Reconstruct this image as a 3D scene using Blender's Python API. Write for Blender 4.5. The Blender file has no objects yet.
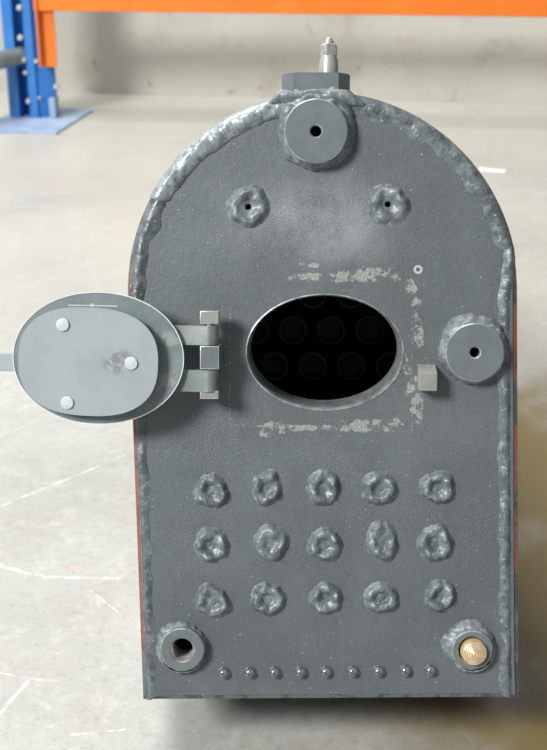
import bpy, bmesh, math, random
from mathutils import Vector, Matrix, noise
R_ = math.radians
S = bpy.context.scene
COL = S.collection
# ------------------------------------------------------------------ camera
F = 1250.0                                  # focal length in pixels of the 750 px tall frame
PITCH = R_(24.0)
CAM = Vector((0, 0, 0.957))
cd = bpy.data.cameras.new('camera'); cam = bpy.data.objects.new('camera', cd); COL.objects.link(cam)
cam.location = CAM; cam.rotation_euler = (R_(90) - PITCH, 0, 0)
cd.sensor_fit = 'VERTICAL'; cd.sensor_height = 36.0; cd.lens = 36.0 * F / 750.0
cd.clip_start = 0.05; cd.clip_end = 100
cd.dof.use_dof = True; cd.dof.focus_distance = 1.27; cd.dof.aperture_fstop = 10.0
S.camera = cam
# ------------------------------------------------------------------ world, lamps, exposure
w = bpy.data.worlds.new('world'); S.world = w; w.use_nodes = True
bg = w.node_tree.nodes['Background']; bg.inputs[0].default_value = (0.95, 0.98, 1.0, 1); bg.inputs[1].default_value = 0.24


def area(name, loc, target, sx, sy, power, color=(1, 1, 1)):
    l = bpy.data.lights.new(name, 'AREA'); l.shape = 'RECTANGLE'; l.size = sx; l.size_y = sy; l.energy = power; l.color = color
    o = bpy.data.objects.new(name, l); COL.objects.link(o); o.location = loc
    o.rotation_euler = (Vector(target) - Vector(loc)).to_track_quat('-Z', 'Y').to_euler()
    return o


area('daylight_window', (-4.4, -2.8, 4.8), (0.0, 1.8, 0.3), 1.8, 1.8, 800, (1.0, 1.0, 0.99))
area('roof_light', (-1.5, 3.0, 5.0), (-0.3, 2.9, 0.0), 2.4, 2.4, 320, (0.99, 1.0, 1.0))
S.view_settings.view_transform = 'Standard'; S.view_settings.look = 'None'
S.view_settings.gamma = 1.0; S.view_settings.use_curve_mapping = False; S.view_settings.exposure = 0.0

# ------------------------------------------------------------------ pose of the boiler and pixel helpers
TILT, YAW = R_(18.6), R_(-1.5)
BOX = 0.33                                   # length of the firebox, front plate to rear bottom edge
T0 = CAM + Vector((0.0565, 1.08, -0.852))    # bottom middle of the front plate
RB = Matrix.Rotation(YAW, 3, 'Z') @ Matrix.Rotation(-TILT, 3, 'X')
RBI = RB.transposed()
FW = Vector((0, math.cos(PITCH), -math.sin(PITCH))); UP = Vector((0, math.sin(PITCH), math.cos(PITCH))); RT = Vector((1, 0, 0))


def ray(px, py):
    return (FW + RT * ((px - 273.5) / F) + UP * ((375.0 - py) / F)).normalized()


def P(px, py, h=0.0):
    """plate coordinates (x, z) of a measured picture point lying h in front of the boiler's front plate"""
    o = RBI @ (CAM - T0); d = RBI @ ray(px, py)
    t = (-h - o.y) / d.y
    q = o + d * t
    return q.x, q.z


def G(px, py, z=0.0):
    d = ray(px, py); t = (z - CAM.z) / d.z
    q = CAM + d * t
    return q.x, q.y


PX = 1.0 / 960.0                             # metres per picture pixel on the front plate


def sm(a, b, x):
    t = min(1, max(0, (x - a) / (b - a))); return t * t * (3 - 2 * t)


def n3(x, y, z):
    return noise.noise(Vector((x, y, z)))


# ------------------------------------------------------------------ object helpers
def obj(name, bm, mat, parent=None, loc=None, smooth=True, ang=40):
    me = bpy.data.meshes.new(name); bmesh.ops.recalc_face_normals(bm, faces=bm.faces[:]) if bm.faces else None
    bm.to_mesh(me); bm.free()
    me.materials.append(mat)
    if smooth:
        me.shade_smooth(); me.set_sharp_from_angle(angle=R_(ang))
    o = bpy.data.objects.new(name, me); COL.objects.link(o)
    if parent: o.parent = parent
    if loc is not None: o.location = loc
    return o


def tag(o, label=None, cat=None, group=None, kind=None):
    if label: o['label'] = label
    if cat: o['category'] = cat
    if group: o['group'] = group
    if kind: o['kind'] = kind
    return o


def empty(name, loc):
    o = bpy.data.objects.new(name, None); COL.objects.link(o); o.location = loc; o.empty_display_size = 0.1
    return o


def box(bm, x0, x1, y0, y1, z0, z1, bev=0.0, seg=2):
    b = bmesh.new()
    vs = [b.verts.new(v) for v in ((x0, y0, z0), (x1, y0, z0), (x1, y1, z0), (x0, y1, z0), (x0, y0, z1), (x1, y0, z1), (x1, y1, z1), (x0, y1, z1))]
    for f in ((0, 3, 2, 1), (4, 5, 6, 7), (0, 1, 5, 4), (1, 2, 6, 5), (2, 3, 7, 6), (3, 0, 4, 7)): b.faces.new([vs[i] for i in f])
    if bev: bmesh.ops.bevel(b, geom=b.edges[:], offset=bev, segments=seg, affect='EDGES', profile=0.5)
    join(bm, b)


def join(bm, b, M=None):
    if M is not None: bmesh.ops.transform(b, matrix=M, verts=b.verts[:])
    mp = {v: bm.verts.new(v.co) for v in b.verts}
    for f in b.faces:
        try: bm.faces.new([mp[v] for v in f.verts])
        except ValueError: pass
    b.free()


def lathe(bm, prof, seg=48, M=None, wob=None):
    """prof: (r, a) pairs; axis is -y (out of the plate); r=0 closes with a pole"""
    b = bmesh.new(); rings = []
    for r, a in prof:
        if r <= 1e-7: rings.append([b.verts.new((0, -a, 0))]); continue
        ring = []
        for j in range(seg):
            t = 2 * math.pi * j / seg
            k = wob(t, r, a) if wob else 1.0
            ring.append(b.verts.new((r * k * math.cos(t), -a, r * k * math.sin(t))))
        rings.append(ring)
    for A, B in zip(rings, rings[1:]):
        for j in range(seg):
            q = [A[j % len(A)], A[(j + 1) % len(A)], B[(j + 1) % len(B)], B[j % len(B)]]
            u = []
            for v in q:
                if v not in u: u.append(v)
            if len(u) > 2: b.faces.new(u)
    join(bm, b, M)


def prism(bm, pts, y0, y1, bev=0.0):
    """closed outline (x, z) extruded from y0 (front) to y1 (back)"""
    b = bmesh.new()
    A = [b.verts.new((x, y0, z)) for x, z in pts]; B = [b.verts.new((x, y1, z)) for x, z in pts]
    fa = b.faces.new(A); b.faces.new(B[::-1]); n = len(pts)
    for i in range(n): b.faces.new((A[i], B[i], B[(i + 1) % n], A[(i + 1) % n]))
    if bev: bmesh.ops.bevel(b, geom=list(fa.edges), offset=bev, segments=3, affect='EDGES', profile=0.5)
    join(bm, b)


def tube(bm, a, c, r, seg=20, r2=None):
    a, c = Vector(a), Vector(c); d = c - a
    M = Matrix.Translation(a) @ d.to_track_quat('Z', 'Y').to_matrix().to_4x4()
    b = bmesh.new()
    bmesh.ops.create_cone(b, cap_ends=True, segments=seg, radius1=r, radius2=r if r2 is None else r2, depth=d.length, matrix=Matrix.Translation((0, 0, d.length / 2)))
    join(bm, b, M)


def cut(o, cutters):
    bm = bmesh.new()
    for c in cutters: tube(bm, *c, seg=32)
    me = bpy.data.meshes.new('cutter'); bmesh.ops.recalc_face_normals(bm, faces=bm.faces[:]); bm.to_mesh(me); bm.free()
    c = bpy.data.objects.new('cutter', me); COL.objects.link(c); c.matrix_world = Matrix()
    loc, par = o.location.copy(), o.parent
    o.parent = None; o.location = (0, 0, 0)
    m = o.modifiers.new('b', 'BOOLEAN'); m.object = c; m.solver = 'EXACT'
    dg = bpy.context.evaluated_depsgraph_get(); dg.update()
    nm = bpy.data.meshes.new_from_object(o.evaluated_get(dg))
    o.modifiers.clear(); o.data = nm
    o.location = loc; o.parent = par
    bpy.data.objects.remove(c)
    for a in ('sharp_edge',):
        pass
    nm.shade_smooth(); nm.set_sharp_from_angle(angle=R_(40))


def bright_edges(o, mat, thr):
    o.data.materials.append(mat)
    for f_ in o.data.polygons:
        if f_.area < thr: f_.material_index = 1


# ------------------------------------------------------------------ material helpers
def srgb(r, g, b):
    f = lambda c: (c / 255) / 12.92 if c / 255 <= 0.04045 else ((c / 255 + 0.055) / 1.055) ** 2.4
    return (f(r), f(g), f(b), 1)


class N:
    def __init__(s, name):
        s.m = bpy.data.materials.new(name); s.m.use_nodes = True; s.t = s.m.node_tree
        s.b = s.t.nodes['Principled BSDF']
        s.co = s.t.nodes.new('ShaderNodeTexCoord').outputs['Object']
        sp = s.t.nodes.new('ShaderNodeSeparateXYZ'); s.t.links.new(s.co, sp.inputs[0]); s.x, s.y, s.z = sp.outputs

    def put(s, inp, v):
        if isinstance(v, bpy.types.NodeSocket): s.t.links.new(v, inp)
        elif isinstance(v, (tuple, list)) and len(v) == 3 and inp.type == 'RGBA': inp.default_value = (*v, 1)
        else: inp.default_value = v

    def math(s, op, a, b=0.0, clamp=False):
        n = s.t.nodes.new('ShaderNodeMath'); n.operation = op; n.use_clamp = clamp
        s.put(n.inputs[0], a); s.put(n.inputs[1], b); return n.outputs[0]

    def noise(s, scale, detail=4, rough=0.55, dist=0.0, co=None):
        n = s.t.nodes.new('ShaderNodeTexNoise'); s.put(n.inputs['Vector'], co or s.co)
        n.inputs['Scale'].default_value = scale; n.inputs['Detail'].default_value = detail; n.inputs['Roughness'].default_value = rough; n.inputs['Distortion'].default_value = dist
        return n.outputs['Fac']

    def ramp(s, v, a, b, to0=0.0, to1=1.0):
        n = s.t.nodes.new('ShaderNodeMapRange'); n.interpolation_type = 'SMOOTHSTEP'
        s.put(n.inputs['Value'], v)
        if a > b: a, b, to0, to1 = b, a, to1, to0
        n.inputs['From Min'].default_value = a; n.inputs['From Max'].default_value = b; n.inputs['To Min'].default_value = to0; n.inputs['To Max'].default_value = to1
        return n.outputs[0]

    def mix(s, f, a, b, mode='MIX'):
        n = s.t.nodes.new('ShaderNodeMix'); n.data_type = 'RGBA'; n.blend_type = mode
        s.put(n.inputs[0], f); s.put(n.inputs[6], a); s.put(n.inputs[7], b); return n.outputs[2]

    def mul(s, *v):
        o = v[0]
        for k in v[1:]: o = s.math('MULTIPLY', o, k)
        return o

    def band(s, c, centre, half, soft):
        """1 where |c - centre| < half, falling off over soft"""
        return s.ramp(s.math('ABSOLUTE', s.math('SUBTRACT', c, centre)), half + soft, half)

    def seg(s, a, b, width, u=None, v=None):
        """distance mask to the segment a-b in the (u, v) plane"""
        u = u or s.x; v = v or s.y
        dx, dy = b[0] - a[0], b[1] - a[1]; L = math.hypot(dx, dy); dx /= L; dy /= L
        pu, pv = s.math('SUBTRACT', u, a[0]), s.math('SUBTRACT', v, a[1])
        t = s.math('ADD', s.math('MULTIPLY', pu, dx), s.math('MULTIPLY', pv, dy))
        t2 = s.math('MINIMUM', s.math('MAXIMUM', t, 0.0), L)
        ru, rv = s.math('SUBTRACT', pu, s.math('MULTIPLY', t2, dx)), s.math('SUBTRACT', pv, s.math('MULTIPLY', t2, dy))
        d = s.math('SQRT', s.math('ADD', s.math('MULTIPLY', ru, ru), s.math('MULTIPLY', rv, rv)))
        return s.ramp(d, width, width * 0.35)

    def vmax(s, *v):
        o = v[0]
        for k in v[1:]: o = s.math('MAXIMUM', o, k)
        return o

    def bump(s, h, strength=0.3, dist=0.001):
        n = s.t.nodes.new('ShaderNodeBump'); n.inputs['Strength'].default_value = strength; n.inputs['Distance'].default_value = dist
        s.put(n.inputs['Height'], h); s.t.links.new(n.outputs[0], s.b.inputs['Normal'])

    def done(s, col, rough=0.5, metal=0.0, spec=0.5):
        s.put(s.b.inputs['Base Color'], col); s.put(s.b.inputs['Roughness'], rough); s.put(s.b.inputs['Metallic'], metal)
        s.b.inputs['Specular IOR Level'].default_value = spec
        return s.m


PAINT = srgb(98, 104, 106)
PAINT_D = srgb(86, 92, 95)
PAINT_L = srgb(118, 125, 127)


def mat_paint():
    n = N('grey_painted_plate')
    big = n.noise(9, 4, 0.6); fine = n.noise(900, 2, 0.6); mid = n.noise(140, 4, 0.7)
    c = n.mix(n.ramp(big, 0.35, 0.7), PAINT_D, PAINT)
    c = n.mix(n.mul(n.ramp(fine, 0.52, 0.70), 0.6), c, PAINT_L)
    # fine dusty speckle, densest between the firehole and the welded stays
    speck = n.noise(1300, 1, 0.5)
    reg = n.mul(n.ramp(n.noise(14, 3), 0.40, 0.62), n.band(n.z, 0.225, 0.06, 0.06))
    c = n.mix(n.mul(n.ramp(speck, 0.60, 0.70), n.math('ADD', n.mul(reg, 0.6), 0.32)), c, srgb(170, 175, 175))
    gr = n.noise(620, 5, 0.8)
    c = n.mix(n.mul(n.ramp(gr, 0.46, 0.36), 0.35), c, srgb(66, 72, 75))
    c = n.mix(n.mul(n.ramp(gr, 0.56, 0.66), 0.35), c, srgb(150, 156, 157))
    # pale speckled patch in the upper middle of the plate
    x1, z1 = P(318, 222); pale_patch = n.mul(n.band(n.x, x1, 0.01, 0.12), n.band(n.z, z1, 0.005, 0.06), n.ramp(n.math('ADD', n.mul(fine, 0.6), n.mul(n.noise(18, 4, 0.6), 0.5)), 0.42, 0.68))
    c = n.mix(n.mul(pale_patch, 0.65), c, srgb(165, 170, 172))
    # old chalk / glue marks round the firehole
    rag = n.ramp(n.noise(260, 4, 0.7), 0.50, 0.60)
    rn = n.noise(75, 7, 0.72, 0.4)
    marks = []
    for (xa, ya, xb, yb, hw) in ((292, 278, 330, 277, 3.0), (335, 277, 352, 276, 4.5), (352, 276, 395, 275, 6.0), (300, 264, 332, 267, 1.6), (264, 430, 284, 428, 5.5), (290, 428, 335, 428, 2.5), (343, 426, 398, 425, 5.0),
                             (417, 303, 419, 345, 4.0), (418, 397, 415, 425, 5.0), (412, 380, 411, 396, 4.0), (402, 350, 408, 372, 3.0), (408, 282, 412, 290, 4.0)):
        a, b = P(xa, ya), P(xb, yb)
        marks.append(n.ramp(n.math('ADD', n.seg(a, b, hw * PX * 2.6, n.x, n.z), n.math('MULTIPLY', rn, 2.2)), 2.05, 2.18))
    mk = n.vmax(*marks)
    c = n.mix(n.mul(mk, n.ramp(gr, 0.40, 0.52), 0.72), c, srgb(176, 180, 171))
    rx, rz = P(418, 269.5)
    dr = n.math('SQRT', n.math('ADD', n.math('POWER', n.math('SUBTRACT', n.x, rx), 2.0), n.math('POWER', n.math('SUBTRACT', n.z, rz), 2.0)))
    c = n.mix(n.mul(n.band(dr, 3.2 * PX, 0.6 * PX, 1.0 * PX), 0.8), c, srgb(200, 204, 200))
    # faint drawn rectangle round the firehole
    ln = n.vmax(*[n.seg(P(*a), P(*b), 1.1 * PX, n.x, n.z) for a, b in (((230, 310), (230, 425)), ((230, 425), (412, 432)), ((412, 300), (412, 430)))])
    c = n.mix(n.mul(ln, rag, 0.5), c, srgb(170, 175, 172))
    # tiny scratches
    sc = n.ramp(n.noise(330, 2, 0.5), 0.70, 0.74)
    c = n.mix(n.mul(sc, 0.75), c, srgb(190, 195, 195))
    n.bump(n.math('ADD', n.mul(gr, 0.6), n.mul(mid, 1.0)), 0.6, 0.0008)
    return n.done(c, n.ramp(mid, 0.3, 0.8, 0.42, 0.58), 0.25, 0.5)


def mat_weld(name='painted_weld_bead', bright=0.0, rl=.42, rh=.6):
    n = N(name)
    f = n.noise(170, 5, 0.7); g = n.noise(60, 4, 0.6)
    c = n.mix(n.ramp(g, 0.35, 0.65), srgb(88 + bright, 95 + bright, 98 + bright), srgb(118 + bright, 125 + bright, 127 + bright))
    h_ = n.noise(420, 4, 0.7)
    c = n.mix(n.mul(n.ramp(f, 0.45, 0.36), 0.6), c, srgb(62, 68, 71))  # dark creases painted where the bump noise dips
    c = n.mix(n.mul(n.ramp(f, 0.57, 0.68), n.ramp(h_, 0.42, 0.6), 0.85), c, srgb(192, 196, 196))  # glints and worn scratches painted on the high spots of the weld
    c = n.mix(n.mul(n.ramp(h_, 0.64, 0.70), 0.6), c, srgb(205, 208, 208))
    n.bump(n.math('ADD', f, n.mul(n.noise(500, 3), 0.2)), 0.45, 0.0010)
    return n.done(c, n.ramp(f, 0.3, 0.7, rl, rh), 0.15, 0.5)


def mat_edge():
    """side sheet: grey paint worn to red oxide primer"""
    n = N('red_oxide_side_sheet')
    f = n.noise(38, 5, 0.7); g = n.noise(220, 4, 0.7)
    v = n.ramp(n.math('ADD', f, n.mul(g, 0.35)), 0.60, 0.70)
    zt = n.ramp(n.z, P(517, 255)[1], P(517, 300)[1])
    lo = n.ramp(n.z, P(517, 650)[1], P(517, 560)[1])
    m = n.mul(n.ramp(n.math('ADD', n.mul(g, 0.8), f), 0.84, 0.92), zt, lo)
    lf = n.mul(n.ramp(n.x, -0.1, -0.15), zt, n.ramp(n.z, 0.02, 0.06), n.ramp(f, 0.38, 0.5))
    m = n.vmax(m, n.mul(lf, 0.9))
    c = n.mix(v, srgb(70, 74, 76), srgb(95, 100, 102))
    c = n.mix(m, c, n.mix(g, srgb(150, 88, 72), srgb(122, 66, 56)))
    n.bump(g, 0.5, 0.0008)
    return n.done(c, 0.6, 0.0, 0.4)


def mat_flat(name, c0, c1, scale=60, rough=0.45, metal=0.0, bump=0.3, bscale=400, bd=0.0004):
    n = N(name); f = n.noise(scale, 4, 0.6)
    n.bump(n.noise(bscale, 3), bump, bd)
    return n.done(n.mix(n.ramp(f, 0.35, 0.65), c0, c1), rough, metal)


def mat_door():
    n = N('grey_door_plate')
    f = n.noise(30, 4, 0.6); g = n.noise(500, 3, 0.6)
    c = n.mix(n.ramp(f, 0.35, 0.7), srgb(104, 116, 118), srgb(124, 135, 136))
    a, b = P(69, 305, .04), P(117, 306, .04)
    c = n.mix(n.mul(n.vmax(n.seg(a, b, .75 * PX, n.x, n.z), n.seg(P(92, 305, .04), P(93, 305, .04), 2.2 * PX, n.x, n.z)), 0.7), c, srgb(215, 220, 220))
    sp = n.vmax(n.seg(P(160, 333, .04), P(172, 340, .04), 10 * PX, n.x, n.z), n.seg(P(160, 385, .04), P(172, 378, .04), 10 * PX, n.x, n.z))
    c = n.mix(n.mul(sp, n.ramp(n.noise(90, 3), 0.40, 0.6), 0.5), c, srgb(165, 165, 160))
    n.bump(g, 0.3, 0.0004)
    return n.done(c, 0.42, 0.1)


def mat_baffle():
    n = N('grey_baffle_plate')
    f = n.noise(20, 4, 0.6); g = n.noise(600, 2, 0.6)
    c = n.mix(n.ramp(f, 0.35, 0.7), srgb(143, 149, 153), srgb(151, 157, 161))
    # scorched smudge beside the right-hand rivet
    x, z = P(118, 362, .055)
    d = n.seg((x - .003, z), (x + .005, z), .017, n.x, n.z)
    c = n.mix(n.mul(d, n.ramp(n.noise(130, 3, 0.6, 1.0), 0.46, 0.54), 0.6), c, srgb(98, 98, 96))
    n.bump(g, 0.2, 0.0003)
    return n.done(c, 0.5, 0.0)


PLATE = mat_paint(); WELD = mat_weld(rl=.32, rh=.5); SEAM = mat_weld('dark_seam_weld', -8, .3, .5); ROUGH = mat_weld('rough_dark_weld', -2, .2, .42); WELD_L = mat_weld('worn_weld_bead', 7, .32, .55); WELD_B = mat_weld('bright_weld_bead', 36, .24, .42); EDGE = mat_edge(); DOOR = mat_door(); BAFFLE = mat_baffle()
BUSH = mat_flat('grey_bush_face', srgb(98, 106, 108), srgb(106, 113, 115), 40, 0.42, 0.1)
RIM = mat_flat('bare_cut_edge', srgb(168, 172, 170), srgb(120, 126, 128), 90, 0.4, 0.4)
STEEL = mat_flat('bare_steel', srgb(150, 150, 146), srgb(182, 182, 178), 150, 0.38, 0.5)
STEEL_D = mat_flat('dull_hinge_steel', srgb(112, 122, 120), srgb(140, 147, 144), 35, 0.42, 0.45)
STEEL_W = mat_flat('worn_light_metal', srgb(160, 161, 156), srgb(200, 201, 197), 160, 0.4, 0.3)
PALE = mat_flat('pale_rivet_head', srgb(178, 184, 187), srgb(192, 197, 200), 60, 0.5)
BRIGHT = mat_flat('bright_edge', srgb(222, 226, 226), srgb(206, 211, 212), 90, 0.35)  # one bright colour for the door and baffle edges
VALVE = mat_flat('pale_valve_metal', srgb(150, 147, 143), srgb(166, 163, 160), 30, 0.4, 0.2)
CATCH = mat_flat('plain_machined_steel', srgb(134, 136, 130), srgb(148, 150, 144), 40, 0.4, 0.2)
BRASS = mat_flat('turned_brass', srgb(205, 175, 135), srgb(228, 205, 170), 120, 0.33, 0.55)
DARK = mat_flat('dark_grey_primer', srgb(66, 70, 72), srgb(80, 84, 86), 30, 0.6)
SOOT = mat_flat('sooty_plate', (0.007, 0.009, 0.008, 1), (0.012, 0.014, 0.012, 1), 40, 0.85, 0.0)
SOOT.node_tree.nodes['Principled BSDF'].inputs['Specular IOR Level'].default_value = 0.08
RIV = mat_flat('glossy_rivet_paint', srgb(84, 90, 93), srgb(128, 134, 136), 240, 0.22, 0.4)
TUBE = mat_flat('dark_tube_end', (0.11, 0.14, 0.12, 1), (0.15, 0.18, 0.16, 1), 90, 0.5, 0.1)
BLUE = mat_flat('blue_powder_coat', srgb(42, 110, 184), srgb(50, 120, 192), 8, 0.4)
BLUE_P = mat_flat('dusty_blue_foot_plate', srgb(132, 152, 182), srgb(154, 170, 190), 12, 0.5)
ORANGE = mat_flat('orange_powder_coat', srgb(228, 120, 34), srgb(220, 112, 28), 8, 0.4)
GALV = mat_flat('galvanised_tube', srgb(120, 134, 136), srgb(140, 150, 150), 20, 0.45, 0.4)
WHITE = mat_flat('white_plastic', srgb(235, 235, 232), srgb(245, 245, 242), 20, 0.5)


def mat_floor():
    n = N('polished_concrete_floor')
    a = n.noise(1.3, 5, 0.6); b = n.noise(7, 6, 0.65); c_ = n.noise(70, 5, 0.7); d = n.noise(320, 3, 0.6)
    c = n.mix(n.ramp(a, 0.35, 0.65), srgb(162, 162, 157), srgb(177, 177, 172))
    c = n.mix(n.mul(n.ramp(b, 0.48, 0.70), 0.45), c, srgb(160, 155, 143))
    c = n.mix(n.mul(n.ramp(c_, 0.50, 0.68), 0.35), c, srgb(132, 130, 124))
    c = n.mix(n.mul(n.ramp(d, 0.62, 0.74), 0.30), c, srgb(214, 213, 209))
    c = n.mix(n.mul(n.ramp(n.noise(24, 7, 0.8, 0.5), 0.50, 0.66), 0.30), c, srgb(206, 206, 202))
    c = n.mix(n.mul(n.ramp(n.noise(110, 6, 0.8), 0.54, 0.64), 0.35), c, srgb(140, 139, 133))
    warm = n.mul(n.ramp(n.y, 1.6, 3.0), n.ramp(n.noise(2.2, 5, 0.6), 0.2, 0.6))
    c = n.mix(n.mul(warm, 0.40), c, srgb(188, 181, 166))
    ls = []
    for p, q, wd in (((-10, 510), (70, 478), 1.6), ((70, 478), (125, 455), 1.0), ((-6, 564), (45, 577), 2.6), ((45, 577), (122, 578), 2.0), ((-6, 720), (28, 681), 1.8), ((-5, 672), (42, 680), 1.1),
                     ((90, 590), (118, 612), 0.8), ((70, 735), (140, 728), 0.8), ((466, 735), (474, 745), 1.0)):
        ls.append(n.mul(n.seg(G(*p), G(*q), wd * 0.0021, n.x, n.y)))
    c = n.mix(n.mul(n.vmax(*ls), n.ramp(n.noise(38, 6, 0.8), 0.42, 0.58), 0.6), c, srgb(225, 225, 221))
    rd = n.vmax(*[n.seg(G(u, v), G(u + 4, v), 0.007, n.x, n.y) for u, v in ((74, 567), (117, 567))])
    c = n.mix(n.mul(rd, n.ramp(c_, 0.4, 0.6), 0.4), c, srgb(225, 150, 125))
    # brown shadow tone painted into the floor colour, deepening the boiler's shadow on its right
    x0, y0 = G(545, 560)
    shadow_tint = n.mul(n.seg(G(552, 430), G(570, 680), 0.34, n.x, n.y), n.ramp(n.noise(3.0, 4), 0.25, 0.5))
    c = n.mix(n.mul(shadow_tint, 0.95), c, srgb(120, 102, 56))
    n.bump(n.math('ADD', n.mul(c_, 0.6), d), 0.35, 0.0008)
    return n.done(c, n.ramp(b, 0.3, 0.7, 0.30, 0.42), 0.0, 0.5)


def mat_wall():
    n = N('stained_concrete_wall')
    a = n.noise(1.2, 5, 0.6); b = n.noise(6, 5, 0.65); d = n.noise(60, 4, 0.6)
    c = n.mix(n.ramp(a, 0.35, 0.65), srgb(168, 166, 156), srgb(184, 182, 173))
    c = n.mix(n.mul(n.ramp(b, 0.50, 0.70), 0.5), c, srgb(150, 142, 126))
    c = n.mix(n.mul(n.ramp(n.noise(14, 4), 0.62, 0.72), 0.4), c, srgb(112, 98, 78))
    n.bump(d, 0.3, 0.002)
    return n.done(c, 0.8)


# ------------------------------------------------------------------ the setting
bm = bmesh.new(); box(bm, -4, 4, -2.0, 6.5, -0.1, 0.0)
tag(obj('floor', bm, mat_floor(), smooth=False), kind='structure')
WY = R_(6.8)
wx, wy = G(200, 96.5)
bm = bmesh.new(); box(bm, -4, 4, 0.0, 0.2, -0.05, 2.6)
wl = tag(obj('wall_back', bm, mat_wall(), smooth=False), kind='structure'); wl.location = (wx, wy, 0); wl.rotation_euler = (0, 0, -WY)

# ------------------------------------------------------------------ boiler
root = empty('boiler', T0 + RB @ Vector((0, BOX, 0))); root.rotation_euler = RB.to_euler()
tag(root, 'grey steel model boiler with arched end plate and oval firehole on the concrete floor', 'boiler')
OFF = (0, -BOX, 0)


def part(name, bm, mat, label=None, parent=None, **k):
    o = obj(name, bm, mat, parent or root, None if parent else OFF, **k)
    if label: o['label'] = label
    return o


CX, CZ = P(322.5, 290)
AR = 195 * PX


def outline(inset, na=72):
    """outer edge of the arched plate, anticlockwise from the bottom left, moved inward by inset"""
    pts = []
    for i in range(na + 1):
        t = math.pi * i / na
        pts.append(P(322.5 + 195 * math.cos(t), 290 - 197 * math.sin(t)))
    side_l = [P(127.5 + 15.5 * k / 12, 290 + 410 * k / 12) for k in range(1, 13)]
    side_r = [P(519 - 1.5 * k / 12, 697.5 - 407.5 * k / 12) for k in range(0, 12)]
    bot = [P(143 + 376 * k / 12, 700 - 2.5 * k / 12) for k in range(1, 12)]
    raw = side_r + pts + side_l + bot
    out = []; n = len(raw)
    for i in range(n):
        p, q = Vector(raw[i - 1]), Vector(raw[(i + 1) % n])
        t = (q - p).normalized(); nn = Vector((-t.y, t.x))
        out.append((raw[i][0] + nn.x * inset, raw[i][1] + nn.y * inset))
    return out


OUT = outline(0); INN = outline(0.005)
# wrapper sheet
bm = bmesh.new()
A = [[bm.verts.new((x, y, z)) for x, z in o] for o, y in ((OUT, BOX), (OUT, 0.012), (OUT, 0.003), (INN, 0.001), (INN, BOX))]
n = len(OUT)
for L0, L1 in zip(A, A[1:]):
    for i in range(n): bm.faces.new((L0[i], L0[(i + 1) % n], L1[(i + 1) % n], L1[i]))
part('wrapper_sheet', bm, EDGE, 'grey side sheet with worn red oxide edge')

# end plate with oval firehole
hx, hz = P(325, 352.3); HA, HB = 79.3 * PX, 58.6 * PX


def superell(cx, cz, a, b, n=96, e=2.0, y=None):
    pts = []
    for i in range(n):
        t = 2 * math.pi * i / n; c, s = math.cos(t), math.sin(t)
        pts.append((cx + a * math.copysign(abs(c) ** (2 / e), c), cz + b * math.copysign(abs(s) ** (2 / e), s)))
    return pts


def hit(pts, cx, cz, dx, dz):
    best = None
    for i in range(len(pts)):
        ax, az = pts[i - 1]; bx, bz = pts[i]
        ex, ez = bx - ax, bz - az; den = dx * ez - dz * ex
        if abs(den) < 1e-12: continue
        t = ((ax - cx) * ez - (az - cz) * ex) / den; u = ((ax - cx) * dz - (az - cz) * dx) / den
        if t > 0 and -1e-6 <= u <= 1 + 1e-6 and (best is None or t > best): best = t
    return cx + dx * best, cz + dz * best


bm = bmesh.new(); M_ = 240
dirs = [2 * math.pi * i / M_ for i in range(M_)]
for c in ((INN[0]), (INN[-12])):      # keep the two bottom corners sharp
    a = math.atan2(c[1] - hz, c[0] - hx) % (2 * math.pi)
    k = min(range(M_), key=lambda i: abs(dirs[i] - a)); dirs[k] = a
corner = INN[72 + 12 + 12]
a = math.atan2(corner[1] - hz, corner[0] - hx) % (2 * math.pi); k = min(range(M_), key=lambda i: abs(dirs[i] - a)); dirs[k] = a
inner, outer = [], []
for t in dirs:
    dx, dz = math.cos(t), math.sin(t)
    r = 1 / math.sqrt((dx / HA) ** 2 + (dz / HB) ** 2)
    inner.append((hx + dx * r, hz + dz * r)); outer.append(hit(INN, hx, hz, dx, dz))
loops = []
for y, pts in ((0.0, inner), (0.0, outer), (0.008, outer), (0.008, inner)):
    loops.append([bm.verts.new((x, y, z)) for x, z in pts])
for k in range(4):
    L0, L1 = loops[k], loops[(k + 1) % 4]
    for i in range(M_): bm.faces.new((L0[i], L0[(i + 1) % M_], L1[(i + 1) % M_], L1[i]))
plate = part('end_plate', bm, PLATE, 'arched grey end plate with pale marks round the firehole')


def at(px, py, h=0.0, y=None):
    x, z = P(px, py, h); return Matrix.Translation((x, 0 if y is None else y, z))


BUSHES = [  # centre of the face, radius, bore radius, height, collar radii
    ('bush_top', 316, 131, 31, 5.4, .018, 41),
    ('bush_right', 475, 352.5, 29, 5.0, .016, 38),
    ('bush_bl', 182, 650, 22.5, 12, .012, 26),
    ('bush_br', 472.5, 650.5, 20.5, 13, .012, 26)]
cutters = []
for nm, px, py, r, rb, h, rc in BUSHES:
    x, z = P(px, py, h); cutters.append(((x, -.01, z), (x, .02, z), r * PX - .002))
for px, py in ((248.5, 207), (388, 204.5)):
    x, z = P(px, py); cutters.append(((x, -.01, z), (x, .02, z), 2.6 * PX))
cut(plate, cutters)

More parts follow.
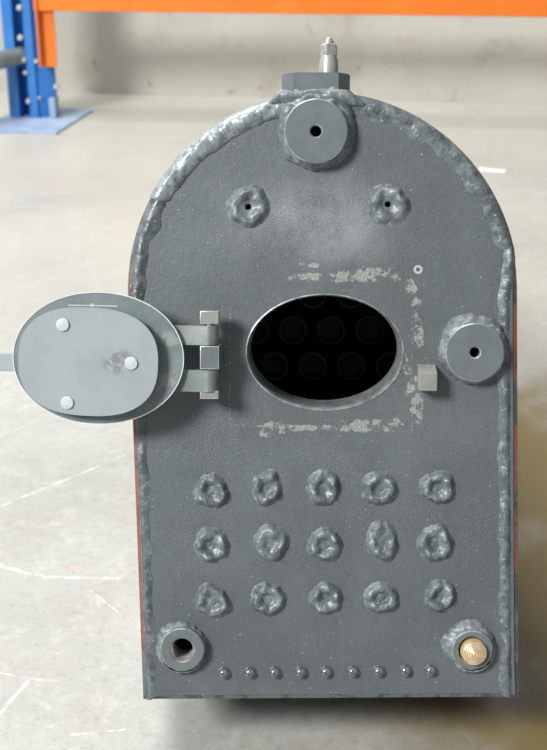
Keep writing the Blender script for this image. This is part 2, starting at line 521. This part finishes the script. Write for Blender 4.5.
# firehole ring and inner firebox
RD = 0.072
bm = bmesh.new()
pr = ((1.0, 0.006, 0), (1.0, -0.0006, 0), (0.985, -0.0012, 0.0), (0.975, 0.0005, 0), (0.968, 0.008, 0), (0.965, RD, 0), (1.03, RD, 0), (1.03, 0.02, 0), (1.0, 0.006, 0))
e = superell(0, 0, HA, HB, 96)
LL = [[bm.verts.new((hx + x * k, y, hz + z * (1 - (1 - k) * HA / HB))) for x, z in e] for k, y, _ in pr]
for L0, L1 in zip(LL, LL[1:]):
    for i in range(96): bm.faces.new((L0[i], L0[(i + 1) % 96], L1[(i + 1) % 96], L1[i]))
part('firehole_ring', bm, RIM, 'bare steel ring lining the oval firehole')
TP = 0.30
bm = bmesh.new()
IB = outline(0.035)
# inner box: back wall with the oval opening, shell, open below into the ash pan plate
inn2 = []
out2 = []
for t in [2 * math.pi * i / 96 for i in range(96)]:
    dx, dz = math.cos(t), math.sin(t); r = 1 / math.sqrt((dx / HA) ** 2 + (dz / HB) ** 2) * 1.02
    inn2.append((hx + dx * r, hz + dz * r)); q = hit(IB, hx, hz, dx, dz); out2.append(q)
LL = [[bm.verts.new((x, y, z)) for x, z in o] for o, y in ((inn2, RD - .001), (out2, RD - .001), (out2, TP))]
for L0, L1 in zip(LL, LL[1:]):
    for i in range(96): bm.faces.new((L0[i], L0[(i + 1) % 96], L1[(i + 1) % 96], L1[i]))
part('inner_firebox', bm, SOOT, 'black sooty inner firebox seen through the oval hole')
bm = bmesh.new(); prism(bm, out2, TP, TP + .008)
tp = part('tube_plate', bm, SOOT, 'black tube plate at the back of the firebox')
TUBES = [(255, 330.3), (293, 330), (331, 330), (369.5, 330), (274, 366), (312.5, 366), (351, 366), (390, 366), (274, 294), (312.5, 294), (351, 294)]
tc = []
for px, py in TUBES:
    x, z = P(px, py, -TP); tc.append(((x, TP - .02, z), (x, TP + .03, z), .0155))
cut(tp, tc)
bmt = bmesh.new()
lathe(bmt, [(.0175, -.002), (.0182, .002), (.0178, .004), (.016, .0042), (.0148, .003), (.0145, -.02), (.0145, -.5), (.0155, -.5), (.0155, -.002)], 40)
t0 = None
for k, (px, py) in enumerate(TUBES):
    x, z = P(px, py, -TP)
    if t0 is None:
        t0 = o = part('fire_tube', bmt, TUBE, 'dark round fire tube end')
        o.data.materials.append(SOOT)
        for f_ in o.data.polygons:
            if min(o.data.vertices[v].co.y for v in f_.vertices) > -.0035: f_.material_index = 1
    else:
        o = t0.copy(); COL.objects.link(o)
    o.location = Vector((x, TP - BOX, z))

# foundation ring closing the bottom, back plate, barrel, smokebox end
bm = bmesh.new()
ib = outline(0.006); n = len(ib)
prism(bm, ib, BOX - .008, BOX)
part('throat_plate', bm, DARK)
bm = bmesh.new()
xl, xr = P(145, 700)[0] + .004, P(517, 697)[0] - .004
box(bm, xl, xr, .008, BOX - .008, .0065, .018)
part('foundation_ring', bm, DARK)
zb = None
BR = 0.165
cl = RBI @ Vector((0, 0, 1))           # world up in boiler axes
# barrel length so that its lower front edge meets the floor
YE = BOX + (CZ - BR) / math.tan(TILT)
bm = bmesh.new(); lathe(bm, [(BR, -BOX), (BR, -(YE - .16)), (BR + .004, -(YE - .16)), (BR + .004, -(YE - .004)), (BR, -YE)] , 72, Matrix.Translation((CX, 0, CZ)))
# floor line passes under the rear edge: raise the end by its own radius step
part('boiler_barrel', bm, EDGE, 'long round barrel behind the end plate')
bm = bmesh.new(); lathe(bm, [(0, -(YE - .006)), (.05, -(YE - .006)), (.05, -(YE + .002)), (BR + .001, -(YE - .002)), (BR + .001, -(YE - .01)), (0, -(YE - .01))], 64, Matrix.Translation((CX, 0, CZ)))
part('front_tube_plate', bm, SOOT)

# weld seam beads round the edge
def bead(name, path, wfun, hfun, seed, mat, drop=.0035, over=.0015, rg=1.0, pw=.75):
    """path: (x, z) points along the outer edge; inward normal on the left"""
    L = [0]
    for a, b in zip(path, path[1:]): L.append(L[-1] + math.hypot(b[0] - a[0], b[1] - a[1]))
    tot = L[-1]; step = .0016; ns = int(tot / step); nu = 16
    bm = bmesh.new(); rows = []; j = 0
    for i in range(ns + 1):
        s = tot * i / ns
        while j < len(L) - 2 and L[j + 1] < s: j += 1
        t = (s - L[j]) / max(1e-9, L[j + 1] - L[j])
        a, b = Vector(path[j]), Vector(path[j + 1]); p = a.lerp(b, t)
        tg = (Vector(path[min(len(path) - 1, j + 2)]) - Vector(path[max(0, j - 1)])).normalized(); nn = Vector((-tg.y, tg.x))
        f = s / tot
        endf = min(1, f * tot / .008, (1 - f) * tot / .008) ** .5
        wd = wfun(f) * (1 + (.10 if pw < 1 else .30) * n3(s * 45, seed, 0) + .05 * n3(s * 120, seed, 7)); hh = hfun(f) * (1 + .35 * n3(s * 48, seed, 3)) * (.3 + .7 * endf)
        row = []
        for k in range(nu + 1):
            u = k / nu
            y = -hh * max(0, math.sin(math.pi * u ** .85)) ** pw
            y -= hh * (.03 * math.sin(s * 1250 + 2.2 * math.sin(math.pi * u) + 3 * n3(s * 30, u * 2, seed)) + rg * (.12 * n3(s * 230, u * 4, seed + 5) + .34 * n3(s * 90, u * 2.2, seed + 9))) * math.sin(math.pi * u)
            y += drop * (1 - u) ** 5
            if k == nu: y = .0006
            d = -(over(f) if callable(over) else over) + u * wd * (.45 + .55 * endf)
            row.append(bm.verts.new((p.x + nn.x * d, y, p.y + nn.y * d)))
        rows.append(row)
    for A_, B_ in zip(rows, rows[1:]):
        for k in range(nu): bm.faces.new((A_[k], A_[k + 1], B_[k + 1], B_[k]))
    return part(name, bm, mat, ang=60)


def edge_pt(t):
    return P(322.5 + 195 * math.cos(t), 290 - 197 * math.sin(t))


# arc beads: left one broad and bright, right one rougher
bead('weld_seam', [edge_pt(t) for t in [R_(98 + (152 - 98) * i / 60) for i in range(61)]], lambda f: (.023 - .004 * abs(f - .5)) , lambda f: .0070, 3, WELD_B)
bead('weld_seam', [edge_pt(t) for t in [R_(12 + (82 - 12) * i / 60) for i in range(61)]], lambda f: .019 + .004 * f, lambda f: .0034 + .0018 * f, 11, ROUGH, pw=1.2)
bead('weld_seam', [edge_pt(t) for t in [R_(150 + (180 - 150) * i / 30) for i in range(31)]] + [P(127.5 + 15.5 * k / 12, 290 + 410 * k / 12) for k in range(1, 2)], lambda f: .019 - .003 * f, lambda f: .0038, 17, SEAM, pw=1.1, over=-.0015)
bead('weld_seam', [P(519 - 1.5 * k / 12, 697.5 - 407.5 * k / 12) for k in range(0, 13)] + [edge_pt(R_(a)) for a in (3, 6, 9, 13)], lambda f: .0145 + .0012 * math.sin(f * 37) , lambda f: .0024 + .0014 * max(0, math.sin(f * 21)), 23, SEAM, pw=1.5, over=lambda f: -.0065 + .008 * sm(.86, 1, f), drop=.002)
bead('weld_seam', [P(127.5 + 15.5 * k / 12, 290 + 410 * k / 12) for k in range(1, 13)], lambda f: .0125 + .001 * math.sin(f * 33), lambda f: .0009 + .0018 * max(0, math.sin(f * 17 + 2)) ** 6, 29, SEAM, pw=1.6, over=-.003, drop=.002, rg=.7)


# welded stay ends
def stay(px, py, rx, rz, h, seed, mat, hole=0.0, gap=None, cen=.45, rot=0, name='stay_weld', label=None):
    bm = bmesh.new(); nr, ns = 26, 84
    x0, z0 = P(px, py); rings = []
    lo = hole / rx if hole else 0.0
    for i in range(nr + 1):
        t = lo + (1 - lo) * i / nr
        ring = []
        for j in range(ns):
            a = 2 * math.pi * j / ns; c, s = math.cos(a), math.sin(a)
            k = 1.06 + .22 * n3(c * 1.1, s * 1.1, seed) + .08 * n3(c * 3, s * 3, seed + 4)
            k = 1 + (k - 1) * sm(lo, 1, t)
            X, Z = rx * t * k * c, rz * t * k * s
            g = 1 + .75 * n3(c * 1.2, s * 1.2, seed + 20)
            if gap is not None: g *= 1 - .55 * math.exp(-(((a - gap + math.pi) % (2 * math.pi) - math.pi) / .5) ** 2)
            y = h * (cen + (1 - cen) * g * sm(.18, .58, t)) * (1 - sm(.66, 1.0, t)) ** .9
            y *= 1 + .30 * n3(X * 110, Z * 110, seed + 2) + .07 * n3(X * 300, Z * 300, seed + 6)
            if t < .22 and not hole: y += h * .05
            if i == 0 and hole: y = -.006
            if hole and i == 1: y = h * cen * .9
            if i == nr: y = -.0005
            cr, sr = math.cos(rot), math.sin(rot)
            ring.append(bm.verts.new((x0 + X * cr - Z * sr, -y, z0 + X * sr + Z * cr)))
            if t == 0: break
        rings.append(ring)
    for A_, B_ in zip(rings, rings[1:]):
        for j in range(ns):
            q = []
            for v in (A_[j % len(A_)], A_[(j + 1) % len(A_)], B_[(j + 1) % len(B_)], B_[j % len(B_)]):
                if v not in q: q.append(v)
            if len(q) > 2: bm.faces.new(q)
    return part(name, bm, mat, label, ang=70)


rnd = random.Random(4)
STAYS = [(211.5, 490.5, 18, 18), (267, 488, 15, 18), (323.5, 488, 17, 18), (379.5, 488.5, 18, 17), (437, 487.5, 18, 17),
         (211.5, 545, 18, 18), (270.5, 543, 17.5, 19), (325, 544.5, 18, 17.5), (382, 541, 16, 21), (435, 543, 18.5, 19.5),
         (212.5, 601, 19, 18), (268.5, 599, 18.5, 17), (325.5, 598, 17, 17.5), (381.5, 597, 18, 16), (440, 596, 15.5, 17)]
for k, (px, py, a, b) in enumerate(STAYS):
    stay(px, py, a * PX, b * PX, .0070, 31 + 7 * k, WELD, cen=rnd.uniform(.25, .5))
for k, (px, py) in enumerate(((248.5, 207), (388, 204.5))):
    stay(px, py, 21 * PX, 20 * PX, .0075, 201 + 9 * k, WELD_L, hole=2.7 * PX, cen=.42, gap=(R_(20), R_(-60))[k], label='raised weld ring with a small drilled centre hole')


# welded bushes
def collar(px, py, r0, h0, rfun, seed, mat=WELD_L, h=0.0, hfun=None, cen=None):
    x0, z0 = P(px, py, h); bm = bmesh.new(); ns, nr = 110, 14; rings = []
    for i in range(nr + 1):
        t = i / nr; ring = []
        for j in range(ns):
            a = 2 * math.pi * j / ns; c, s = math.cos(a), math.sin(a)
            r1 = rfun(a) * (1 + .08 * n3(c * 2, s * 2, seed) + .06 * n3(c * 6, s * 6, seed))
            r = r0 + (r1 - r0) * t
            hh = h0 * (hfun(a) if hfun else 1)
            y = hh * (math.cos(t * math.pi / 2) ** .8 if t < 1 else 0) * (1 + .30 * n3(c * 4, s * 4 + t * 1.5, seed + 3) * (1 if t > .05 else .3) + .08 * n3(c * 12, s * 12, seed + t * 2))
            if i == nr: y = -.0006
            ring.append(bm.verts.new((x0 + r * c, -y, z0 + r * s)))
        rings.append(ring)
    for A_, B_ in zip(rings, rings[1:]):
        for j in range(ns): bm.faces.new((A_[j], A_[(j + 1) % ns], B_[(j + 1) % ns], B_[j]))
    return part('bush_weld', bm, mat, ang=70)


def bush(px, py, r, rb, h, seed, rough_edge=0.0, depth=.06, rimmat=None, label=None, face=None):
    x, z = P(px, py, h); M = Matrix.Translation((x, 0, z)); bm = bmesh.new()
    r, rb = r * PX, rb * PX

    def wob(t, rr, a): return 1 + (rough_edge * n3(math.cos(t) * 2.5, math.sin(t) * 2.5, seed) if rr > r * .9 else 0)
    prof = [(r - .003, -.02), (r, -.001), (r, h - .0012), (r - .0012, h), (rb + .0012, h), (rb, h - .0012)]
    prof += [(rb, -depth), (0, -depth)]
    lathe(bm, prof, 72, M, wob)
    o = part('bush', bm, face or BUSH, label)
    bright_edges(o, RIM, 7e-6 if rb < .011 else 4.5e-6)
    return o, x, z


def angf(a, centre, width):
    d = (a - centre + math.pi) % (2 * math.pi) - math.pi
    return math.exp(-(d / width) ** 2)


bush(316, 131, 31, 5.4, .018, 1, .012, label='round bush at the top of the arch with a small central hole')
collar(316, 131, 30.5 * PX, .012, lambda a: PX * (37.5 + 11 * angf(a, R_(60), .5) + 9 * angf(a, R_(125), .5) + 3 * angf(a, R_(-20), .6)), 5, h=.012)
bush(475, 352.5, 29, 5.0, .016, 2, .01, label='round bush near the right edge with a small central hole')
collar(475, 352.5, 28.5 * PX, .010, lambda a: PX * (32 + 7 * angf(a, R_(120), .9) + 5 * angf(a, R_(50), .6) + 4 * angf(a, R_(200), .5)), 8, h=.008)
# bottom left: open threaded bush
b1, x, z = bush(182, 650, 22.5, 12, .012, 3, .03, depth=.06, label='open threaded bush in the bottom left corner')
bm = bmesh.new()
prof = []
for k in range(9): prof += [(12 * PX, .010 - k * .004), (12 * PX - .0012, .008 - k * .004)]
lathe(bm, prof, 40, Matrix.Translation((x, 0, z)))
obj('thread', bm, STEEL, b1)
collar(182, 650, 22 * PX, .008, lambda a: PX * (26 + 4 * angf(a, R_(120), 1.0)), 12, h=.004)
# bottom right: bush with brass plug
b2, x, z = bush(472.5, 650.5, 20.5, 14, .012, 4, .05, depth=.03, label='bush with a brass plug in the bottom right corner')
collar(472.5, 650.5, 20 * PX, .008, lambda a: PX * (24.5 + 8 * angf(a, R_(165), .6) + 7 * angf(a, R_(95), .8)), 15, h=.004)
bm = bmesh.new()
rr = 13.2 * PX
prof = [(rr, -.01), (rr, .015), (rr - .0008, .0165)]
for k in range(1, 12):
    f = 1 - k / 12
    prof.append((rr * f, .0165 + .0045 * (1 - f * f) + (.0005 if k % 2 else 0)))
prof.append((0, .0212))
px_, pz_ = P(474, 652.5, .015)
lathe(bm, prof, 48, Matrix.Translation((px_, 0, pz_)))
obj('brass_plug', bm, BRASS, b2)['label'] = 'turned brass plug with ringed face'

# bottom row of rivets
r0 = None
for px, py in ((224, 674), (250, 673.7), (275, 673.5), (301, 673.3), (326.5, 673), (353, 672.6), (379, 672.4), (406, 672), (431, 671.7)):
    x, z = P(px, py, .003)
    if r0 is None:
        bm = bmesh.new()
        lathe(bm, [(.0074, -.001), (.0072, .0008), (.0060, .0012), (.0058, .0030), (.0050, .0046), (.0034, .0058), (.0015, .0063), (0, .0064)], 28)
        r0 = o = part('rivet', bm, RIV)
    else:
        o = r0.copy(); COL.objects.link(o)
    o.location = (x, -BOX, z)

# mounting pad on the crown with the small valve behind its front edge
xl, zt = P(281.5, 72, .004); xr, _ = P(350.5, 71, .004); zl = P(316, 112)[1]
c = .012
bm = bmesh.new(); b = bmesh.new()
plan = [(xl + c, -.004), (xr - c, -.004), (xr, .008), (xr, .062), (xr - c, .074), (xl + c, .074), (xl, .062), (xl, .008)]
A_ = [b.verts.new((x, y, zl)) for x, y in plan]; B_ = [b.verts.new((x, y, zt)) for x, y in plan]
b.faces.new(A_[::-1]); tf = b.faces.new(B_)
for i in range(8): b.faces.new((A_[i], A_[(i + 1) % 8], B_[(i + 1) % 8], B_[i]))
bmesh.ops.bevel(b, geom=list(tf.edges), offset=.0012, segments=2, affect='EDGES')
join(bm, b)
part('mounting_pad', bm, BUSH, 'chamfered steel pad welded on the crown', ang=25)
# fillet weld under the pad
bm = bmesh.new(); rows = []
for i in range(71):
    s = i / 70; px = 268 + 96 * s
    row = []
    for k in range(13):
        u = k / 12
        zpx = 89 + 2.5 * n3(s * 5, 0, 4) + 17 * u + 7 * max(0, abs(s - .5) - .36) * 14 * (1 - u)
        x, z = P(px, zpx, .004)
        y = -.005 - .0065 * math.sin(math.pi * (.15 + .85 * u)) * (1 + .45 * n3(s * 7, u * 2, 3) + .08 * n3(s * 24, u * 5, 8)) * min(1, min(s, 1 - s) * 9 + .1)
        if k == 0: y = .006
        if k == 12: y = .001
        row.append(bm.verts.new((x, y, z)))
    rows.append(row)
for A_, B_ in zip(rows, rows[1:]):
    for k in range(12): bm.faces.new((A_[k], A_[k + 1], B_[k + 1], B_[k]))
part('pad_weld', bm, WELD_L, ang=70)
# valve
dv = -.034
x, z1 = P(329, 38.5, dv); q = 1 / 930.0
base = zt - .001
Mv = Matrix.Translation((x, -dv, base)) @ Matrix.Rotation(R_(90), 4, 'X') @ Matrix.Rotation(R_(180), 4, 'X')
H = z1 - base


def up_lathe(bm, prof, seg=28, phase=0.0):
    b = bmesh.new(); rings = []
    for r, h in prof:
        rings.append([b.verts.new((x + r * math.cos(2 * math.pi * j / seg + phase), -dv + r * math.sin(2 * math.pi * j / seg + phase), base + h)) for j in range(seg)])
    b.faces.new(rings[0][::-1]); b.faces.new(rings[-1])
    for A_, B_ in zip(rings, rings[1:]):
        for j in range(seg): b.faces.new((A_[j], A_[(j + 1) % seg], B_[(j + 1) % seg], B_[j]))
    join(bm, b)


bm = bmesh.new(); up_lathe(bm, [(.0102, 0), (.0102, H * .30), (.0096, H * .42), (.0082, H * .56), (.0078, H * .60)], 28)
vb = part('valve', bm, VALVE, 'small pale metal valve standing on the crown pad')
bm = bmesh.new(); up_lathe(bm, [(.0085, H * .55), (.0092, H * .58), (.0092, H * .82), (.0080, H * .86)], 6, .3)
obj('hex_nut', bm, STEEL, vb, ang=20)
bm = bmesh.new(); up_lathe(bm, [(.0052, H * .85), (.0052, H * .93), (.0040, H * .95), (.0036, H * .99), (.0020, H * 1.02)], 20)
obj('valve_cap', bm, STEEL, vb)

# door catch right of the firehole
x0, zt_ = P(417.5, 364); x1, zb_ = P(437, 391, .02); zf = P(427, 373, .022)[1]
bm = bmesh.new(); b = bmesh.new()
prof = [(0.0, zt_), (-.022, zf), (-.022, zb_), (0.0, zb_)]
A_ = [b.verts.new((x0, y, z)) for y, z in prof]; B_ = [b.verts.new((x1, y, z)) for y, z in prof]
b.faces.new(A_); b.faces.new(B_[::-1])
for i in range(4): b.faces.new((A_[i], B_[i], B_[(i + 1) % 4], A_[(i + 1) % 4]))
bmesh.ops.bevel(b, geom=b.edges[:], offset=.0006, segments=1, affect='EDGES')
join(bm, b)
part('door_catch', bm, CATCH, 'pale steel door catch block beside the firehole', ang=20)

# hinge bracket and pin
HH = .030                                       # height of the hinge barrel above the plate
bm = bmesh.new()
xa, za = P(200, 346, HH + .01); xb, zb2 = P(219, 369.5, HH + .01)
box(bm, xa, xb, -(HH + .010), .001, zb2, za, .0008)
br = part('hinge_bracket', bm, BUSH, 'dark square hinge bracket with bright edges', ang=20)
bright_edges(br, STEEL_W, 6e-5)
xe, _ = P(209.5, 350, HH)
for (ya, yb, yc, yd) in ((311, 324, 325, 0), (390.5, 399, 0, 0)):
    u0, v0 = P(200, ya, HH + .006); u1, v1 = P(218.5, yb, HH + .006)
    bm = bmesh.new(); box(bm, u0, u1, -(HH + .007), -(HH - .010), v1, v0, .0008)
    bright_edges(obj('pin_head', bm, CATCH, br, ang=20), STEEL_W, 3e-5)
bm = bmesh.new(); tube(bm, (xe, -HH, P(209, 397, HH)[1]), (xe, -HH, P(209, 313, HH)[1]), .0045, 24)
obj('hinge_pin', bm, STEEL, br)

# ------------------------------------------------------------------ fire door, swung right back to the left
DH = .036                                       # height of the door plate's back face over the end plate
bm = bmesh.new()
cx, cz = P(98.3, 358.5, DH + .006)
sc = 1.0 / 960 * .965
pts = superell(cx, cz, 86 * sc, 66.5 * sc, 128, 2.06)
prism(bm, pts, -(DH + .006), -DH, .001)
door = part('fire_door', bm, DOOR, 'oval grey fire door swung open to the left', ang=25)
# thin bright rim
bm = bmesh.new()
def rimring(bm, po, pi, y0, y1):
    n = len(po)
    LL = [[bm.verts.new((x, y, z)) for x, z in o] for o, y in ((po, y1), (po, y0), (pi, y0), (pi, y1))]
    for k in range(4):
        L0, L1 = LL[k], LL[(k + 1) % 4]
        for i in range(n): bm.faces.new((L0[i], L0[(i + 1) % n], L1[(i + 1) % n], L1[i]))
rimring(bm, superell(cx, cz, 86.2 * sc, 66.7 * sc, 128, 2.06), superell(cx, cz, 85.5 * sc, 66.0 * sc, 128, 2.06), -(DH + .0066), -(DH + .0015))
obj('door_rim', bm, BRIGHT, door)['label'] = 'thin bright edge of the door'
# baffle plate: squarish oval with a flat left side
BH = DH + .016
bx, bz = P(88, 362, BH + .004)
def baffle_pts(k=1.0):
    pts = []
    for i in range(128):
        t = 2 * math.pi * i / 128; c_, s_ = math.cos(t), math.sin(t)
        e = 2.5
        X = math.copysign(abs(c_) ** (2 / e), c_) * 70.5; Z = math.copysign(abs(s_) ** (2 / e), s_) * 54.5
        Z -= 3.0 * X / 70 ; X += 2.0 * (Z / 55)
        pts.append((bx + X * sc * k * .99, bz + Z * sc * k * .99))
    return pts
bp = baffle_pts()
bm = bmesh.new(); prism(bm, bp, -(BH + .004), -BH, .0012)
baf = obj('baffle_plate', bm, BAFFLE, door, ang=25); bright_edges(baf, BRIGHT, 8e-6); baf['label'] = 'pale grey inner baffle plate with three rivets'
for px, py in ((62.5, 325), (67, 403), (131, 363.5)):
    x, z = P(px, py, BH + .006); bm = bmesh.new()
    lathe(bm, [(.0040, -(0.0)), (.0040, BH + .003), (.0063, BH + .0035), (.0066, BH + .0052), (.0060, BH + .0060), (.003, BH + .0063), (0, BH + .0064)], 28, Matrix.Translation((x, 0, z)))
    for v in bm.verts:
        if -v.co.y < DH: v.co.y = -DH
    r_ = obj('rivet', bm, PALE, door); r_['label'] = 'pale round rivet through the baffle plate'
# straps: flat bars behind the door curling round the hinge pin
for ya, yb in ((325.5, 344.5), (369.5, 391)):
    za = P(190, ya, HH)[1]; zb_ = P(190, yb, HH)[1]
    xs = P(150, 350, HH)[0]; xh = xe
    prof = [(xs, DH - .0002), (xs, DH - .007)]
    top = [(xs, DH), (xh - .012, HH + .0085)]
    # outline in (x, h): upper side, round the barrel, back along the lower side
    out = [(xs, DH), (P(181, 350, DH)[0], DH)]
    for k in range(19):
        t = R_(125 - 250 * k / 18)
        out.append((xh + .0095 * math.cos(t), HH + .0095 * math.sin(t)))
    out += [(P(181, 350, DH)[0], DH - .007), (xs, DH - .007)]
    bm = bmesh.new(); b = bmesh.new()
    A_ = [b.verts.new((x_, -h_, za)) for x_, h_ in out]; B_ = [b.verts.new((x_, -h_, zb_)) for x_, h_ in out]
    b.faces.new(A_); b.faces.new(B_[::-1]); n = len(out)
    for i in range(n): b.faces.new((A_[i], A_[(i + 1) % n], B_[(i + 1) % n], B_[i]))
    join(bm, b)
    obj('hinge_strap', bm, STEEL_D, door, ang=30)['label'] = 'worn steel hinge strap'
# handle: flat bar going left behind the door
xa, za = P(30, 353.5, DH); xb, zb_ = P(-30, 371, DH)
bm = bmesh.new(); box(bm, xb, xa, -(DH - .0004), -(DH - .008), zb_, za, .001)
obj('handle', bm, BAFFLE, door, ang=20)['label'] = 'flat grey bar handle'

# ------------------------------------------------------------------ pallet rack
RY = R_(5.0)
gx, gy = G(33, 120)
rack = empty('pallet_rack', (gx, gy, 0)); rack.rotation_euler = (0, 0, -RY)
tag(rack, 'blue upright with orange cross beam of a storage rack near the back wall', 'rack')


def wallpoly(bm, pts, z0, z1, th=.003):
    n = len(pts); off = []
    for i in range(n):
        a = Vector(pts[max(0, i - 1)]); b = Vector(pts[min(n - 1, i + 1)]); t = (b - a).normalized(); nn = Vector((-t.y, t.x)) * th
        off.append((pts[i][0] + nn.x, pts[i][1] + nn.y))
    loop = list(pts) + off[::-1]
    A_ = [bm.verts.new((x, y, z0)) for x, y in loop]; B_ = [bm.verts.new((x, y, z1)) for x, y in loop]; m = len(loop)
    for i in range(m): bm.faces.new((A_[i], A_[(i + 1) % m], B_[(i + 1) % m], B_[i]))
    for L in (A_, B_):
        for i in range(n - 1): bm.faces.new((L[i], L[i + 1], L[m - 2 - i], L[m - 1 - i]))


bm = bmesh.new()
wallpoly(bm, [(-.085, .015), (-.045, .0), (-.045, .075), (-.008, .075), (-.008, 0), (.020, 0), (.022, .012), (.075, .030), (.075, .060)], .006, 2.2)
post = obj('upright_post', bm, BLUE, rack, smooth=False); post['label'] = 'blue folded steel upright'
for z in (.05, .12, .19, .26, .33, .40, .47):          # perforations with pale edges
    pass
bm = bmesh.new()
q = [G(-22, 133), G(56, 135), G(93, 111.5), G(20, 108)]
RW = Matrix.Rotation(RY, 2)
b = bmesh.new(); loc2 = [RW @ Vector((u - gx, v - gy)) for u, v in q]
A_ = [b.verts.new((v.x, v.y, 0.0)) for v in loc2]; B_ = [b.verts.new((v.x, v.y, .007)) for v in loc2]
b.faces.new(A_[::-1]); b.faces.new(B_)
for i in range(4): b.faces.new((A_[i], A_[(i + 1) % 4], B_[(i + 1) % 4], B_[i]))
join(bm, b)
obj('foot_plate', bm, BLUE_P, rack, smooth=False)['label'] = 'pale blue foot plate on the floor'
bm = bmesh.new(); box(bm, .060, .082, .0, .055, .007, .075, .002)
obj('foot_bracket', bm, BLUE_P, rack)
# beam with end connector
zb_ = CAM.z + 0
d = ray(60, 10.5)


def Rk(px, py, yl):
    """height and along-rack x of a picture point lying in the rack plane y = yl"""
    nrm = Vector((math.sin(RY), math.cos(RY), 0)); org = Vector((gx, gy, 0)) + nrm * yl
    dd = ray(px, py); t = (org - CAM).dot(nrm) / dd.dot(nrm); w_ = CAM + dd * t - Vector((gx, gy, 0))
    return w_.x * math.cos(RY) - w_.y * math.sin(RY), w_.z


_, zb0 = Rk(300, 14.2, -.03)
bm = bmesh.new(); box(bm, .040, 2.7, -.03, .012, zb0, zb0 + .058, .003)
box(bm, .040, 2.7, -.012, .012, zb0 + .0, zb0 + .075, .002)
beam = obj('cross_beam', bm, ORANGE, rack, ang=20); beam['label'] = 'orange horizontal beam'
cx0, _ = Rk(40, 40, -.008); cx1, zc0 = Rk(57.5, 67, -.008)
bm = bmesh.new(); box(bm, cx0, cx0 + .006, -.04, .03, zc0 + .004, zc0 + .26, .001); box(bm, cx0, cx1, -.010, -.004, zc0, zc0 + .26, .001)
obj('beam_connector', bm, ORANGE, beam, ang=20)['label'] = 'orange end connector plate'
# brace tube towards the viewer on the left
xq, zq = Rk(22, 56, .02)
bm = bmesh.new(); tube(bm, (xq, .03, zq), (xq - .36, -.62, zq), .030, 24)
obj('brace_tube', bm, GALV, rack)['label'] = 'grey tubular brace'
for px, py, r in ((23, 60, 9), (36, 61.5, 7), (25, 73, 7), (28, 101.5, 8), (39, 98, 5), (56, 87, 9), (19, 8, 9), (20, 38, 9)):
    xq, zq = Rk(px, py, -.008); bm = bmesh.new()
    lathe(bm, [(0, -.012), (r * .0011, -.012), (r * .0011, .0), (r * .0009, .004), (0, .006)], 6 if r < 8 else 16, Matrix.Translation((xq, -.006, zq)))
    obj('bolt', bm, STEEL_W, rack, ang=20)['label'] = 'pale bolt head'

# ------------------------------------------------------------------ small litter
u0, v0 = G(478, 169.8); u1, v1 = G(507, 172.2)
bm = bmesh.new(); box(bm, -(u1 - u0) / 2, (u1 - u0) / 2, -.009, .009, 0, .005, .002)
o = obj('plastic_strip', bm, WHITE); o.location = ((u0 + u1) / 2, (v0 + v1) / 2, 0); o.rotation_euler = (0, 0, math.atan2(v1 - v0, u1 - u0))
tag(o, 'thin white strip lying on the concrete floor behind the boiler', 'strip')
